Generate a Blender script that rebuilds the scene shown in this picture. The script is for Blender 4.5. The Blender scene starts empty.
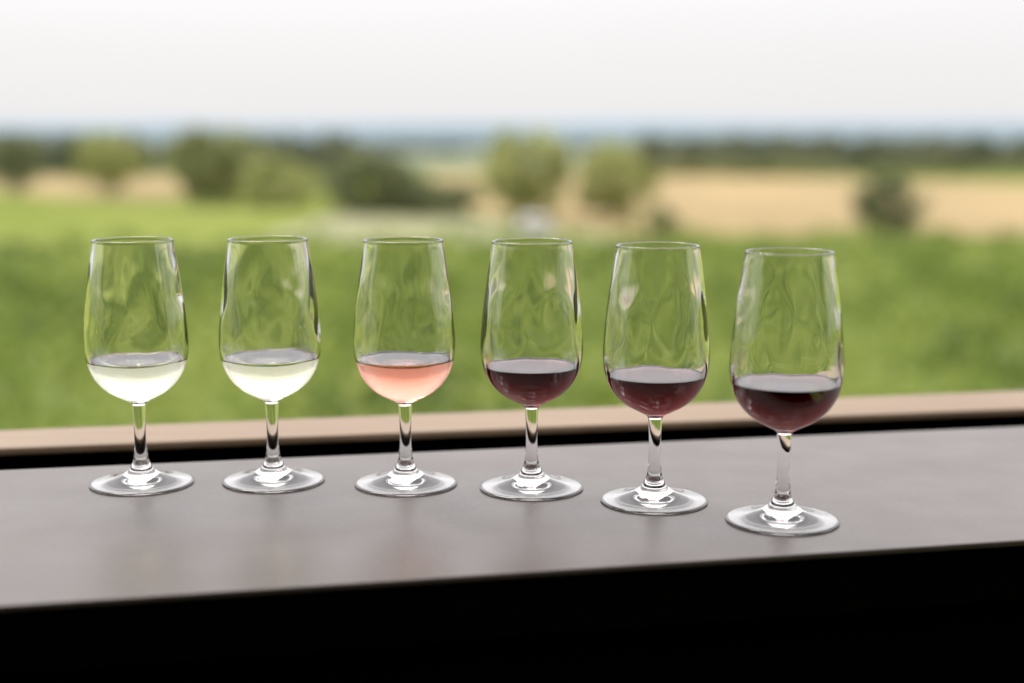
import bpy, bmesh, math, random
import numpy as np
from mathutils import Vector, noise
R = math.radians
C = bpy.context.scene.collection
rng = np.random.default_rng(7)
random.seed(7)
F = 1422.2
PITCH = math.atan(211/F)
H = 0.222
GZ = -5.8           # ground level; the counter top is z = 0
def at(u, v, z=0.0):
    a = (u-512)/F; b = (v-341.5)/F
    dx = a; dy = math.cos(PITCH)-b*math.sin(PITCH); dz = -math.sin(PITCH)-b*math.cos(PITCH)
    t = (z-H)/dz
    return Vector((dx*t, dy*t, z))
def height_at(y, v):    # world z of the ray at image row v where it reaches distance y
    b = (v-341.5)/F
    dy = math.cos(PITCH)-b*math.sin(PITCH); dz = -math.sin(PITCH)-b*math.cos(PITCH)
    return H+dz/dy*y

# ---------------------------------------------------------------- helpers
def link(name, me, m, parent=None):
    o = bpy.data.objects.new(name, me); C.objects.link(o)
    if m: me.materials.append(m)
    if parent: o.parent = parent
    return o
def tag(o, label, cat, group=None):
    o['label'] = label; o['category'] = cat
    if group: o['group'] = group
    return o
def structure(o): o['kind'] = 'structure'; return o
def empty(name, loc, rz=0):
    o = bpy.data.objects.new(name, None); C.objects.link(o); o.location = loc; o.rotation_euler = (0,0,rz)
    o.empty_display_size = .1
    return o
def mesh_pd(name, v, f, smooth=False):
    me = bpy.data.meshes.new(name); me.from_pydata([tuple(p) for p in v], [], [tuple(p) for p in f]); me.update()
    if smooth: me.polygons.foreach_set('use_smooth', [True]*len(me.polygons))
    return me
def bm_mesh(name, bm, smooth=False):
    bmesh.ops.recalc_face_normals(bm, faces=bm.faces)
    me = bpy.data.meshes.new(name); bm.to_mesh(me); bm.free()
    if smooth: me.polygons.foreach_set('use_smooth', [True]*len(me.polygons))
    return me
def prism(poly, z0, z1, bevel=0, name='slab'):
    bm = bmesh.new()
    lo = [bm.verts.new((p[0],p[1],z0)) for p in poly]; hi = [bm.verts.new((p[0],p[1],z1)) for p in poly]
    bm.faces.new(lo[::-1]); bm.faces.new(hi)
    n = len(poly)
    for i in range(n): bm.faces.new((lo[i],lo[(i+1)%n],hi[(i+1)%n],hi[i]))
    if bevel: bmesh.ops.bevel(bm, geom=bm.edges[:], offset=bevel, segments=4, affect='EDGES', profile=.5)
    return bm_mesh(name, bm)
def box(x0,x1,y0,y1,z0,z1,bevel=0): return prism([(x0,y0),(x1,y0),(x1,y1),(x0,y1)], z0, z1, bevel)
def leaves(name, cen, size, flat=0.0):
    n = len(cen); cen = np.asarray(cen, float); size = np.asarray(size, float).reshape(-1,1)
    a = rng.normal(size=(n,3)); a /= np.linalg.norm(a,axis=1,keepdims=True)
    b = rng.normal(size=(n,3)); b -= (a*b).sum(1,keepdims=True)*a; b /= np.linalg.norm(b,axis=1,keepdims=True)
    a = a*size*.5; b = b*size*.34
    v = np.stack([cen-a, cen-a*.1+b, cen+a, cen-a*.1-b], 1).reshape(-1,3)
    me = bpy.data.meshes.new(name)
    me.vertices.add(4*n); me.vertices.foreach_set('co', v.ravel())
    me.loops.add(4*n); me.loops.foreach_set('vertex_index', np.arange(4*n))
    me.polygons.add(n); me.polygons.foreach_set('loop_start', np.arange(n)*4); me.polygons.foreach_set('loop_total', np.full(n,4))
    me.update(calc_edges=True); me.validate()
    return me

# ---------------------------------------------------------------- materials
class N:
    def __init__(s, name):
        s.m = bpy.data.materials.new(name); s.m.use_nodes = True; s.t = s.m.node_tree
        s.b = s.t.nodes['Principled BSDF']; s.out = s.t.nodes['Material Output']
    def n(s, ty, **k):
        o = s.t.nodes.new(ty)
        for a, b in k.items(): setattr(o, a, b)
        return o
    def l(s, a, b): s.t.links.new(a, b)
    def noise(s, scale, detail=4, coord='Object', stretch=None, rough=.5):
        tc = s.n('ShaderNodeTexCoord'); no = s.n('ShaderNodeTexNoise')
        no.inputs['Scale'].default_value = scale; no.inputs['Detail'].default_value = detail; no.inputs['Roughness'].default_value = rough
        src = tc.outputs[coord]
        if stretch:
            mp = s.n('ShaderNodeMapping'); mp.inputs['Scale'].default_value = stretch; s.l(src, mp.inputs[0]); src = mp.outputs[0]
        s.l(src, no.inputs['Vector']); return no.outputs['Fac']
    def ramp(s, fac, stops):
        r = s.n('ShaderNodeValToRGB'); e = r.color_ramp.elements
        while len(e) < len(stops): e.new(.5)
        for i,(p,c) in enumerate(stops): e[i].position = p; e[i].color = (*c,1)
        s.l(fac, r.inputs[0]); return r.outputs[0]
    def mix(s, f, a, b, mode='MIX'):
        m = s.n('ShaderNodeMix', data_type='RGBA', blend_type=mode)
        if isinstance(f,(int,float)): m.inputs[0].default_value = f
        else: s.l(f, m.inputs[0])
        for i,x in ((6,a),(7,b)):
            if isinstance(x, tuple): m.inputs[i].default_value = (*x,1)
            else: s.l(x, m.inputs[i])
        return m.outputs[2]
    def bump(s, h, strength, dist):
        b = s.n('ShaderNodeBump'); b.inputs['Strength'].default_value = strength; b.inputs['Distance'].default_value = dist
        s.l(h, b.inputs['Height']); s.l(b.outputs[0], s.b.inputs['Normal'])
def foliage(name, dark, mid, light, scale=.5, trans=.35):
    k = N(name)
    f1 = k.noise(scale, 3); col = k.ramp(f1, [(.36,dark),(.5,mid),(.64,light)])
    k.l(col, k.b.inputs['Base Color']); k.b.inputs['Roughness'].default_value = .65
    tr = k.n('ShaderNodeBsdfTranslucent'); k.l(col, tr.inputs[0])
    ms = k.n('ShaderNodeMixShader'); ms.inputs[0].default_value = trans
    k.l(k.b.outputs[0], ms.inputs[1]); k.l(tr.outputs[0], ms.inputs[2]); k.l(ms.outputs[0], k.out.inputs[0])
    return k.m
def simple(name, c1, c2, scale, rough=.7, stretch=None, bump=0, bd=.01, spec=.5):
    k = N(name); f = k.noise(scale, 6, stretch=stretch)
    k.l(k.ramp(f, [(.3,c1),(.7,c2)]), k.b.inputs['Base Color'])
    k.b.inputs['Roughness'].default_value = rough; k.b.inputs['Specular IOR Level'].default_value = spec
    if bump: k.bump(f, bump, bd)
    return k.m

M = {}
M['vine'] = foliage('vine_leaves', (.09,.138,.022), (.185,.255,.042), (.31,.37,.088), .24, .4)
M['tree_light'] = foliage('light_leaves', (.24,.27,.08), (.37,.39,.14), (.47,.49,.21), .45, .45)
M['tree_mid'] = foliage('mid_leaves', (.15,.17,.06), (.24,.26,.10), (.33,.35,.14), .45, .4)
M['tree_dark'] = foliage('dark_leaves', (.11,.13,.055), (.17,.195,.085), (.24,.26,.12), .45, .35)
M['wood_far'] = foliage('woodland_leaves', (.10,.125,.075), (.155,.18,.105), (.22,.23,.14), .12, .35)
M['wood_haze'] = foliage('hazy_woodland_leaves', (.17,.22,.22), (.22,.27,.265), (.27,.32,.29), .05, .35)  # aerial haze painted into the leaf colours
M['bark'] = simple('bark', (.05,.04,.03), (.13,.10,.075), 6, .9, (1,1,.2), .5, .02)
M['wheat'] = simple('ripe_wheat', (.24,.168,.062), (.35,.25,.10), .05, .9, (1,.3,1), .3, .1)
M['track'] = simple('dry_track', (.20,.21,.09), (.27,.26,.14), .3, .95)
M['white_paint'] = simple('white_paint', (.42,.42,.40), (.48,.48,.46), 2, .3)
M['dark_glass'] = simple('dark_window', (.02,.025,.03), (.04,.045,.05), 2, .08)
M['tyre'] = simple('tyre_rubber', (.015,.015,.015), (.03,.03,.03), 8, .8)
M['lamp'] = simple('red_lamp', (.35,.02,.02), (.45,.03,.02), 5, .3)
M['shaded_wood'] = simple('wood_painted_shade', (.0022,.0014,.0012), (.0036,.0024,.002), 8, .9, (1,8,1), .2, .002, 0)  # near-black: deep shade around counter and sill painted into the wood
M['light_block'] = simple('light_block_dark', (.02,.015,.012), (.045,.034,.028), 3, .9, (1,1,6), spec=.2)  # for the unseen panels added to block light

k = N('ground_grass')     # green near, blue-green aerial haze painted in with distance
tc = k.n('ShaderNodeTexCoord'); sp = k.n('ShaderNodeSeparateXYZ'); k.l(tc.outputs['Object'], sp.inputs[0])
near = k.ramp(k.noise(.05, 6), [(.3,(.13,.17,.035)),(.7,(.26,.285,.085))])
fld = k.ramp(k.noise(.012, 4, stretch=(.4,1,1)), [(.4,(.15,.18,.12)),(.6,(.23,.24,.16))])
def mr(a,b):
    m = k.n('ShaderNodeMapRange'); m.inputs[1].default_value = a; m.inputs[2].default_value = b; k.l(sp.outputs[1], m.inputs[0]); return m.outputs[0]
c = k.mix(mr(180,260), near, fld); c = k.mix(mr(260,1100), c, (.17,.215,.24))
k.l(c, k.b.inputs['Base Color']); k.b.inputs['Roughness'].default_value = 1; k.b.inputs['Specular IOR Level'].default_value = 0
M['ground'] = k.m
for nm, a, b in (('near_hill', (.15,.195,.22), (.20,.245,.265)), ('far_hill', (.24,.295,.355), (.285,.345,.40))):  # hill colours carry the bluish haze of distance
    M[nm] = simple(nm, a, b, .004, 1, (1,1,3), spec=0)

# countertop: dark grey-brown honed sheet with faint mottling and fine grain
k = N('dark_counter_sheet')
f1 = k.noise(5, 5); f2 = k.noise(320, 3); f3 = k.noise(20, 5)
c = k.ramp(f1, [(.3,(.062,.046,.039)),(.7,(.080,.060,.051))])
c = k.mix(.3, c, k.ramp(f2, [(.35,(.046,.034,.029)),(.65,(.108,.083,.072))]))
k.l(c, k.b.inputs['Base Color'])
rr = k.n('ShaderNodeMapRange'); rr.inputs[1].default_value=.3; rr.inputs[2].default_value=.7; rr.inputs[3].default_value=.30; rr.inputs[4].default_value=.37
k.l(f3, rr.inputs[0]); k.l(rr.outputs[0], k.b.inputs['Roughness'])
k.bump(f2, .1, .0004); M['counter'] = k.m
# sill wood
k = N('weathered_sill_wood')
g = k.noise(5, 8, stretch=(1.2,26,26), rough=.65); g2 = k.noise(2.2, 3)
c = k.ramp(g, [(.3,(.17,.105,.06)),(.55,(.27,.185,.11)),(.75,(.33,.235,.15))])
c = k.mix(.5, c, k.ramp(g2, [(.35,(.19,.12,.07)),(.65,(.30,.215,.135))]))
k.l(c, k.b.inputs['Base Color']); k.b.inputs['Roughness'].default_value=.55; k.bump(g,.3,.001); M['sill'] = k.m

def clear(name, ior, absorb=None, dens=0):
    k = N(name); b = k.b
    b.inputs['Base Color'].default_value = (1,1,1,1); b.inputs['Roughness'].default_value = 0
    b.inputs['IOR'].default_value = ior; b.inputs['Transmission Weight'].default_value = 1
    if absorb:
        v = k.n('ShaderNodeVolumeAbsorption'); v.inputs[0].default_value = (*absorb,1); v.inputs[1].default_value = dens
        k.l(v.outputs[0], k.out.inputs['Volume'])
    return k
M['glass'] = clear('clear_glass', 1.5).m
M['white_wine'] = clear('white_wine', 1.34, (.72,.74,.30), 13).m
M['straw_wine'] = clear('straw_wine', 1.34, (.80,.80,.30), 13).m
M['rose_wine'] = clear('rose_wine', 1.34, (.94,.38,.14), 33).m
M['red_wine'] = clear('red_wine', 1.34, (.68,.02,.10), 265).m
M['ruby_wine'] = clear('ruby_wine', 1.34, (.71,.02,.16), 270).m
M['deep_wine'] = clear('deep_red_wine', 1.34, (.69,.02,.06), 275).m

# ---------------------------------------------------------------- the ledge
def line_at(u0,v0,u1,v1,x,z=0):
    a = at(u0,v0,z); b = at(u1,v1,z); t = (x-a.x)/(b.x-a.x); return (x, a.y+(b.y-a.y)*t)
XL, XR = -1.35, 1.35
def shift(p, d): return (p[0], p[1]+d)
counter = empty('bar_counter', (0,.8,-1.05))
tag(counter, 'long dark grey-brown bar counter carrying the row of wine glasses', 'counter')
bpy.context.view_layer.update()
def sub(o, par):
    o.parent = par; o.matrix_parent_inverse = par.matrix_world.inverted(); return o
fl = line_at(0,606,1024,540,XL); fr = line_at(0,606,1024,540,XR)
bl = line_at(0,470,1024,426,XL); br = line_at(0,470,1024,426,XR)
sub(link('countertop', prism([fl,fr,br,bl], -.0035, 0, .0010), M['counter']), counter)
sub(link('edge_board', prism([shift(fl,.002),shift(fr,.002),shift(br,-.002),shift(bl,-.002)], -.034, -.0037), M['shaded_wood']), counter)
sub(link('front_panel', prism([shift(fl,.012),shift(fr,.012),shift(fr,.045),shift(fl,.045)], -1.05, -.0345), M['shaded_wood']), counter)

s0 = [line_at(0,448,1024,408,XL),line_at(0,448,1024,408,XR),line_at(0,430,1024,390,XR),line_at(0,430,1024,390,XL)]
tag(link('window_sill', prism(s0, -.0065, .0, .002), M['sill']), 'pale weathered wooden sill board running behind the dark bar counter', 'sill')
structure(link('wall_front', prism([shift(s0[0],.006),shift(s0[1],.006),shift(s0[1],.06),shift(s0[0],.06)], -1.05, -.007), M['shaded_wood']))
structure(link('floor', prism([(-1.4,-1.6),(1.4,-1.6),(1.4,s0[1][1]+.08),(-1.4,s0[0][1]+.08)], -1.10, -1.052), M['shaded_wood']))
structure(link('light_block_back', box(-2.2,2.2,-1.72,-1.62,-1.1,1.6), M['light_block']))  # unseen, added behind the camera to keep sky glare off the bowls
structure(link('light_block_left', box(-2.2,-2.1,-1.618,.45,-1.1,1.6), M['light_block']))  # unseen side panel, added to push bowl highlights towards the edges
structure(link('light_block_right', box(2.1,2.2,-1.618,.45,-1.1,1.6), M['light_block']))  # matching unseen panel, added for the highlights on this side
structure(link('light_block_top', prism([(-2.2,-1.74),(2.2,-1.74),(2.2,-.35),(-2.2,-.35)], 1.603, 1.68), M['light_block']))  # unseen partial cover, added to shut out sky behind the camera

# ---------------------------------------------------------------- the glasses
def smooth_profile(pts, per=7):
    out = []
    P = [np.array(p) for p in pts]; P = [2*P[0]-P[1]]+P+[2*P[-1]-P[-2]]
    for i in range(1, len(P)-2):
        for j in range(per):
            t = j/per
            p = .5*((2*P[i])+(P[i+1]-P[i-1])*t+(2*P[i-1]-5*P[i]+4*P[i+1]-P[i+2])*t*t+(-P[i-1]+3*P[i]-3*P[i+1]+P[i+2])*t**3)
            out.append((max(p[0],0), p[1]))
    out.append(tuple(P[-2])); return out
outer = [(.0043,.0510),(.0056,.0530),(.0105,.0556),(.0180,.0598),(.0243,.0657),(.0289,.0734),(.0313,.0822),(.0319,.0910),(.0312,.1030),(.0298,.1170),(.0281,.1310),(.0262,.1440),(.0247,.1545)]
inner = [(.0228,.1545),(.0243,.1440),(.0262,.1310),(.0279,.1170),(.0293,.1030),(.0300,.0910),(.0293,.0826),(.0267,.0746),(.0222,.0678),(.0160,.0624),(.0090,.0590),(.0033,.0578),(.0,.0576)]
out_s = smooth_profile(outer); in_s = smooth_profile(inner)
rim = [(.02375+.00095*math.cos(a), .1545+.0009*math.sin(a)) for a in np.linspace(0,math.pi,11)[1:-1]]
bowl_p = out_s + rim + in_s
stem_p = smooth_profile([(.0054,.0140),(.0045,.0172),(.0039,.0230),(.0036,.0310),(.0037,.0400),(.0040,.0465),(.0043,.0510)])
foot_p = [(0,.0024),(.010,.0021),(.020,.0014),(.0265,.0008),(.0295,.0003),(.0308,.0001),(.0318,.0002),(.0324,.0005),(.0325,.0008),(.0322,.0011),(.0312,.0014)] 
foot_p += smooth_profile([(.0312,.0014),(.0260,.0022),(.0200,.0034),(.0150,.0049),(.0110,.0068),(.0078,.0098),(.0054,.0140)],6)[1:]
SEG = 112
def lathe(name, prof):
    v=[]; f=[]; rings=[]
    for (r,z) in prof:
        if r < 1e-6: rings.append([len(v)]); v.append((0,0,z))
        else:
            ring=[]
            for s in range(SEG):
                a = 2*math.pi*s/SEG
                ring.append(len(v)); v.append((r*math.cos(a), r*math.sin(a), z))
            rings.append(ring)
    for A,B in zip(rings, rings[1:]):
        if len(A)==1 and len(B)==1: continue
        for s in range(SEG):
            t=(s+1)%SEG
            if len(A)==1: f.append((A[0],B[t],B[s]))
            elif len(B)==1: f.append((A[s],A[t],B[0]))
            else: f.append((A[s],A[t],B[t],B[s]))
    return mesh_pd(name, v, f, True)
# outer bowl, rim and wavy inner wall in one shell; bowl, stem and foot meet edge to edge
def bowl_mesh(seed):
    me = lathe('bowl', bowl_p)
    n_out = len(out_s)+len(rim)
    co = np.empty(len(me.vertices)*3); me.vertices.foreach_get('co', co); co = co.reshape(-1,3)
    for i in range(n_out*SEG+SEG, len(co)):
        x,y,z = co[i]; r = math.hypot(x,y)
        if r<1e-5 or z>.151 or z<.086: continue
        q = Vector((x/r*1.8+seed*3.1, y/r*1.8, z*32))
        d = (.0010*noise.noise(q)+.00028*noise.noise(q*2.2))*min(1,(.151-z)/.03)*min(1,(z-.086)/.014)
        co[i,0] -= x/r*d; co[i,1] -= y/r*d
    me.vertices.foreach_set('co', co.ravel()); me.update()
    return me
stem_me = lathe('stem', stem_p); foot_me = lathe('foot', foot_p)
for me in (stem_me, foot_me): me.materials.append(M['glass'])
def wine_mesh(level):
    prof=[]
    for (r,z) in in_s[::-1]:
        if z >= level: break
        prof.append((r+(.00035 if r>0 else 0), z-.0003))
    r = np.interp(level, [p[1] for p in in_s[::-1]], [p[0] for p in in_s[::-1]])+.00035
    prof += [(r,level),(r-.0006,level-.0002),(r-.0012,level-.0006),(r-.002,level-.0008),(r-.0035,level-.0009),(r*.6,level-.00095),(0,level-.00095)]
    return lathe('wine', prof)
specs = [
 (142,483.5,.0805,'white_wine','leftmost stemmed tasting glass in the row, holding pale white wine','pale greenish white wine filling the bottom of the leftmost glass'),
 (273.7,481,.0807,'straw_wine','second glass from the left, holding pale white wine next to the rose one','pale straw white wine in the second glass from the left'),
 (406,484,.0810,'rose_wine','only stemmed glass in the row with peach pink wine, third from left','clear peach pink rose wine in the third glass from the left'),
 (531.5,488,.0780,'red_wine','stemmed glass of red wine standing right of the pink one, fourth from left','dark red wine in the glass just right of the pink one'),
 (654,501,.0778,'ruby_wine','fifth glass from left, holding red wine, between two other red wines','purplish red wine in the fifth glass from the left'),
 (782,520.5,.0808,'deep_wine','rightmost and nearest stemmed glass in the row, holding deep red wine','deep red wine in the rightmost, nearest glass')]
for i,(u,v,lev,mat,lab,wl) in enumerate(specs):
    p = at(u,v); rz = i*1.3
    g = empty('wine_glass', p, rz); tag(g, lab, 'wine glass', 'tasting glasses lined up on the counter')
    link('bowl', bowl_mesh(i), M['glass'], g)
    for nm, me in (('stem',stem_me),('foot',foot_me)):
        o = bpy.data.objects.new(nm, me); C.objects.link(o); o.parent = g
    w = link('wine', wine_mesh(lev), M[mat]); w.location = p; w.rotation_euler = (0,0,rz)
    tag(w, wl, 'wine', 'wines poured in the tasting glasses')

# ---------------------------------------------------------------- land
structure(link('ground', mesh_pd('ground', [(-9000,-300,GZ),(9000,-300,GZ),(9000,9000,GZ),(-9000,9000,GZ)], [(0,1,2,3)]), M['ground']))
def field(name, pts, mat, dz):
    v=[at(u,w,GZ+dz) for u,w in pts]
    return structure(link(name, mesh_pd(name, v, [tuple(range(len(v)))]), mat))
field('wheat_field', [(430,206),(560,226),(640,234),(1250,236),(1250,188),(1024,184),(900,180),(660,173),(430,173)], M['wheat'], .03)
field('wheat_field', [(-20,190),(60,197),(120,200),(215,196),(240,180),(120,176),(-20,179)], M['wheat'], .03)
field('farm_track', [(250,240),(330,216),(430,210),(520,224),(660,238),(520,245),(400,245)], M['track'], .06)

def ridge(name, y, base, amp, mat, seed, xs=None):
    W = y*.9; n=160; v=[]; f=[]
    for i in range(n+1):
        x = -W+2*W*i/n
        h = base+amp*noise.fractal(Vector((x/y*5+seed,seed,0)),1,2,5)
        for (dy,k) in ((-y*.12,0),(-y*.05,.6),(0,1),(y*.08,.75),(y*.2,0)):
            v.append((x,y+dy,GZ+h*k-(.5 if k==0 else 0)))
    for i in range(n):
        for j in range(4):
            a=i*5+j; f.append((a,a+5,a+6,a+1))
    return structure(link(name, mesh_pd(name,v,f,True), mat))
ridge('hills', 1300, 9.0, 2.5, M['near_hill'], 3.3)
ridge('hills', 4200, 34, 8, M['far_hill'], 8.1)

def wood(name, u0, u1, y0, y1, vtop, n, leafn, size, mat, label, cat='woodland', hv=5):
    cen=[]; 
    for i in range(n):
        y = random.uniform(y0,y1); u = random.uniform(u0,u1); x=(u-512)/F*y
        top = height_at(y, vtop+random.uniform(-hv,hv))-GZ; top=max(top,2)
        rr = random.uniform(1.3,2.6)*y/230
        c = rng.normal(size=(leafn,3)); c/=np.linalg.norm(c,axis=1,keepdims=True); c*= rng.uniform(.55,1,(leafn,1))
        c[:,0]=x+c[:,0]*rr; c[:,1]=y+c[:,1]*rr; c[:,2]=GZ+top*.5+c[:,2]*top*.5
        cen.append(c)
    cen=np.concatenate(cen)
    o = link(name, leaves(name, cen, rng.uniform(.6,1.3,len(cen))*size), mat); o['kind']='stuff'
    return tag(o, label, cat)
wood('woodland', -140, 360, 192, 245, 137, 190, 130, 1.0, M['wood_far'], 'dark wood edging the fields on the left below the horizon', hv=7)
wood('woodland', 640, 1170, 194, 245, 139, 220, 130, 1.0, M['wood_far'], 'dark wood edging the far side of the wheat field on the right', hv=7)
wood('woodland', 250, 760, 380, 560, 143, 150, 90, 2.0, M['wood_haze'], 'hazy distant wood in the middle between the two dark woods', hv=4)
wood('hedge', 640, 1170, 183, 192, 165, 90, 60, .5, M['tree_mid'], 'low green hedge along the far edge of the wheat field', 'hedge', 4)

# vineyard canopy
pts=[]
ang=R(14); ca,sa=math.cos(ang),math.sin(ang)
row=-40
while row<95:
    n=3600; s = rng.uniform(-60,60,n); w = rng.normal(0,.32,n); 
    z = .35+1.35*rng.beta(2.2,1.3,n)+.22*np.sin(s*.9+row)+.22*np.sin(s*2.3+row*2)
    x = s*ca-(row+w)*sa; y = s*sa+(row+w)*ca
    k_ = (y>13)&(y<61+2*np.sin(x*.1))&(np.abs(x)<.44*y+5)
    pts.append(np.stack([x,y,GZ+z],1)[k_]); row+=2.2
pts=np.concatenate(pts)
vy = link('vineyard', leaves('vineyard', pts, rng.uniform(.22,.48,len(pts))), M['vine']); vy['kind']='stuff'
tag(vy, 'broad green vineyard canopy filling the slope beyond the sill', 'vineyard')

# trees
def tube(bm, p0, p1, r0, r1, seg=8):
    d=(p1-p0).normalized(); a=d.orthogonal().normalized(); b=d.cross(a)
    A=[bm.verts.new(p0+(a*math.cos(t)+b*math.sin(t))*r0) for t in [2*math.pi*i/seg for i in range(seg)]]
    B=[bm.verts.new(p1+(a*math.cos(t)+b*math.sin(t))*r1) for t in [2*math.pi*i/seg for i in range(seg)]]
    for i in range(seg): bm.faces.new((A[i],A[(i+1)%seg],B[(i+1)%seg],B[i]))
    bm.faces.new(A[::-1]); bm.faces.new(B)
def tree(name, u, vb, vt, wpx, mat, label, cat, low=.25, dens=1.0, group=None):
    p = at(u,vb,GZ); h = height_at(p.y, vt-5)-GZ; rad = wpx*.60/F*p.y
    t = empty(name, p); tag(t, label, cat, group)
    nb = 26; cs=[]
    bm=bmesh.new(); tr=max(.05,h*.022)
    fork=Vector((random.uniform(-.1,.1),0,h*max(low,.3)))
    tube(bm, Vector((0,0,-.1)), fork, tr*1.3, tr)
    tube(bm, fork, Vector((random.uniform(-.3,.3),random.uniform(-.3,.3),h*.8)), tr, tr*.3)
    for i in range(nb):
        a=2.4*i+random.uniform(-.6,.6); zz=-1+2*(i+.5)/nb; q=math.sqrt(max(0,1-zz*zz*.9))*random.uniform(.35,1.0)
        c=Vector((math.cos(a)*q*rad, math.sin(a)*q*rad, h*(low+(1-low)*(.5+zz*.42))))
        br=random.uniform(.19,.37)*rad
        m=int(95*dens)
        pp=rng.normal(size=(m,3)); pp/=np.linalg.norm(pp,axis=1,keepdims=True); pp*=rng.uniform(.3,1.2,(m,1))
        pp*=np.array([br,br,min(br,h*(1-low)*.2)*1.05]); cs.append(pp+np.array(c))
        if i%3==0: tube(bm, fork*random.uniform(.7,1), c, tr*.5, tr*.12, 6)
    link('trunk', bm_mesh('trunk', bm, True), M['bark'], t)
    cs=np.concatenate(cs)
    link('crown', leaves('crown', cs, rng.uniform(.6,1.3,len(cs))*max(.16,rad*.13)), M[mat], t)
    return t
G='trees standing about the fields'
tree('dark_tree', 15,196,136,46,'tree_dark','narrow dark tree at the far left edge of the fields','tree',.1,group=G)
tree('round_tree', 111,197,137,62,'tree_light','light yellow-green round tree at the left edge of the wheat','tree',.15,group=G)
tree('spreading_tree', 214,204,135,80,'tree_mid','olive green broad tree left of the dark thicket, tallest on that side','tree',.05,1.3,group=G)
tree('bushy_tree', 275,207,165,76,'tree_light','low light green bushy tree between the olive tree and dark thicket','tree',.0,group=G)
tree('thicket', 375,214,160,88,'tree_dark','dark green thicket rising left of the pale track','thicket',.0,1.2)
tree('low_thicket', 433,215,187,76,'tree_dark','low dark bushes trailing right from the taller thicket','bush',.0,1.1)
tree('leafy_tree', 526,220,138,88,'tree_light','light green airy tree behind the fourth glass from left','tree',.10,1.1,group=G)
tree('leafy_tree', 611,220,151,80,'tree_light','smaller light green tree just right of the airy middle tree','tree',.10,1.1,group=G)
tree('small_shrub', 663,238,210,32,'tree_mid','small dark shrub at the near left corner of the wheat field','shrub',.0,.7)
tree('round_shrub', 888,235,180,58,'tree_dark','lone dark olive shrub standing in the wheat field above the rightmost glass','shrub',.0,1.3)

# white car on the track, seen from behind
p = at(533,243,GZ)
car = empty('parked_car', p, R(6)); tag(car, 'small white car parked on the pale track beyond the vineyard', 'car')
def hull(sections, name, bev=.05):
    bm=bmesh.new(); rings=[]
    for (y,pts_) in sections: rings.append([bm.verts.new((x,y,z)) for x,z in pts_])
    for A,B in zip(rings,rings[1:]):
        for i in range(len(A)): bm.faces.new((A[i],A[(i+1)%len(A)],B[(i+1)%len(B)],B[i]))
    bm.faces.new(rings[0]); bm.faces.new(rings[-1][::-1])
    bmesh.ops.recalc_face_normals(bm, faces=bm.faces)
    bmesh.ops.bevel(bm, geom=bm.edges[:], offset=bev, segments=2, affect='EDGES', profile=.5)
    return bm_mesh(name,bm,True)
def sec(w,z0,z1,wt): return [(-w,z0),(w,z0),(w,z0+(z1-z0)*.6),(wt,z1),(-wt,z1),(-w,z0+(z1-z0)*.6)]
link('body', hull([(-2,sec(.8,.35,.95,.72)),(-1.6,sec(.86,.22,1.0,.78)),(.8,sec(.86,.22,.98,.78)),(1.8,sec(.82,.25,.82,.72)),(2.05,sec(.74,.35,.7,.6))],'body'), M['white_paint'], car)
link('cabin', hull([(-1.9,sec(.74,.9,1.02,.70)),(-1.5,sec(.74,.9,1.45,.58)),(.2,sec(.74,.9,1.47,.58)),(1.0,sec(.72,.9,.99,.66))],'cabin'), M['white_paint'], car)
link('rear_window', prism([(-.55,-1.90),(.55,-1.90),(.5,-1.52),(-.5,-1.52)],1.12,1.34), M['dark_glass'], car)
for s in (-1,1):
    link('tail_lamp', box(min(s*.6,s*.76),max(s*.6,s*.76),-2.04,-1.9,.72,.86,.02), M['lamp'], car)
    for yy in (-1.3,1.3):
        bm=bmesh.new(); tube(bm, Vector((s*.66,yy,.31)), Vector((s*.88,yy,.31)), .31,.31,20)
        link('wheel', bm_mesh('wheel',bm), M['tyre'], car)

# ---------------------------------------------------------------- light
W = bpy.data.worlds.new('World'); bpy.context.scene.world = W; W.use_nodes = True
t = W.node_tree; bg = t.nodes['Background']; out = t.nodes['World Output']
SE, SR = R(52), R(-25)
sky = t.nodes.new('ShaderNodeTexSky'); sky.sky_type='NISHITA'; sky.sun_disc=False; sky.sun_elevation=SE; sky.sun_rotation=SR
t.links.new(sky.outputs[0], bg.inputs[0]); bg.inputs[1].default_value=.08
tc=t.nodes.new('ShaderNodeTexCoord'); sx=t.nodes.new('ShaderNodeSeparateXYZ'); t.links.new(tc.outputs['Generated'], sx.inputs[0])
mp=t.nodes.new('ShaderNodeMapping'); mp.inputs['Scale'].default_value=(1,1,9); t.links.new(tc.outputs['Generated'], mp.inputs[0])
no=t.nodes.new('ShaderNodeTexNoise'); no.inputs['Scale'].default_value=1.6; no.inputs['Detail'].default_value=4; t.links.new(mp.outputs[0], no.inputs['Vector'])
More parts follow.
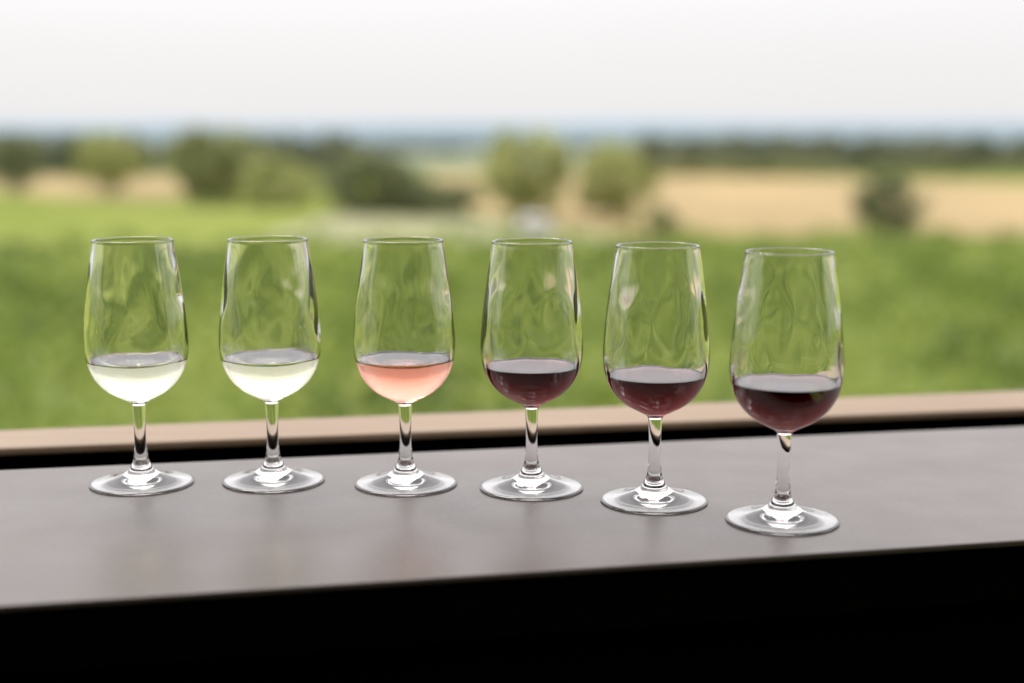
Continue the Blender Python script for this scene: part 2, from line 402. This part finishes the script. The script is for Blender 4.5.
ad=t.nodes.new('ShaderNodeMath'); ad.operation='MULTIPLY_ADD'; ad.inputs[1].default_value=.05; t.links.new(no.outputs['Fac'],ad.inputs[0]); t.links.new(sx.outputs[2],ad.inputs[2])
cr=t.nodes.new('ShaderNodeValToRGB'); e=cr.color_ramp.elements
e[0].position=0.02; e[0].color=(.87,.87,.885,1); e[1].position=.12; e[1].color=(1.03,1.0,1.005,1)
n1=e.new(.06); n1.color=(.95,.935,.94,1)
t.links.new(ad.outputs[0],cr.inputs[0])
# overcast dome: brightens from the horizon towards the zenith
sr=t.nodes.new('ShaderNodeFloatCurve'); cv=sr.mapping.curves[0]
cv.points[0].location=(0,.333); cv.points[1].location=(1,.87)
for a_,b_ in ((.085,.335),(.20,.60),(.5,.76)): cv.points.new(a_,b_)
sr.mapping.update(); t.links.new(sx.outputs[2], sr.inputs['Value'])
m3=t.nodes.new('ShaderNodeMath'); m3.operation='MULTIPLY'; m3.inputs[1].default_value=3; t.links.new(sr.outputs[0],m3.inputs[0])
b2=t.nodes.new('ShaderNodeBackground'); t.links.new(cr.outputs[0],b2.inputs[0]); t.links.new(m3.outputs[0],b2.inputs[1])
ms=t.nodes.new('ShaderNodeMixShader'); ms.inputs[0].default_value=.9
t.links.new(bg.outputs[0],ms.inputs[1]); t.links.new(b2.outputs[0],ms.inputs[2]); t.links.new(ms.outputs[0],out.inputs[0])
sl=bpy.data.lights.new('Sun','SUN'); sl.energy=1.2; sl.angle=R(20); sl.color=(1,.95,.86)
so=bpy.data.objects.new('sun',sl); C.objects.link(so)
d=Vector((math.sin(SR)*math.cos(SE), math.cos(SR)*math.cos(SE), math.sin(SE)))
so.rotation_euler=d.to_track_quat('Z','Y').to_euler()

cam=bpy.data.cameras.new('Camera'); co_=bpy.data.objects.new('camera',cam); C.objects.link(co_)
co_.location=(0,0,H); co_.rotation_euler=(R(90)-PITCH,0,0)
cam.lens=50; cam.sensor_width=36; cam.clip_start=.01; cam.clip_end=20000
cam.dof.use_dof=True; cam.dof.focus_distance=.86; cam.dof.aperture_fstop=2.8
bpy.context.scene.camera=co_
vs=bpy.context.scene.view_settings; vs.view_transform='Standard'; vs.look='None'; vs.exposure=0
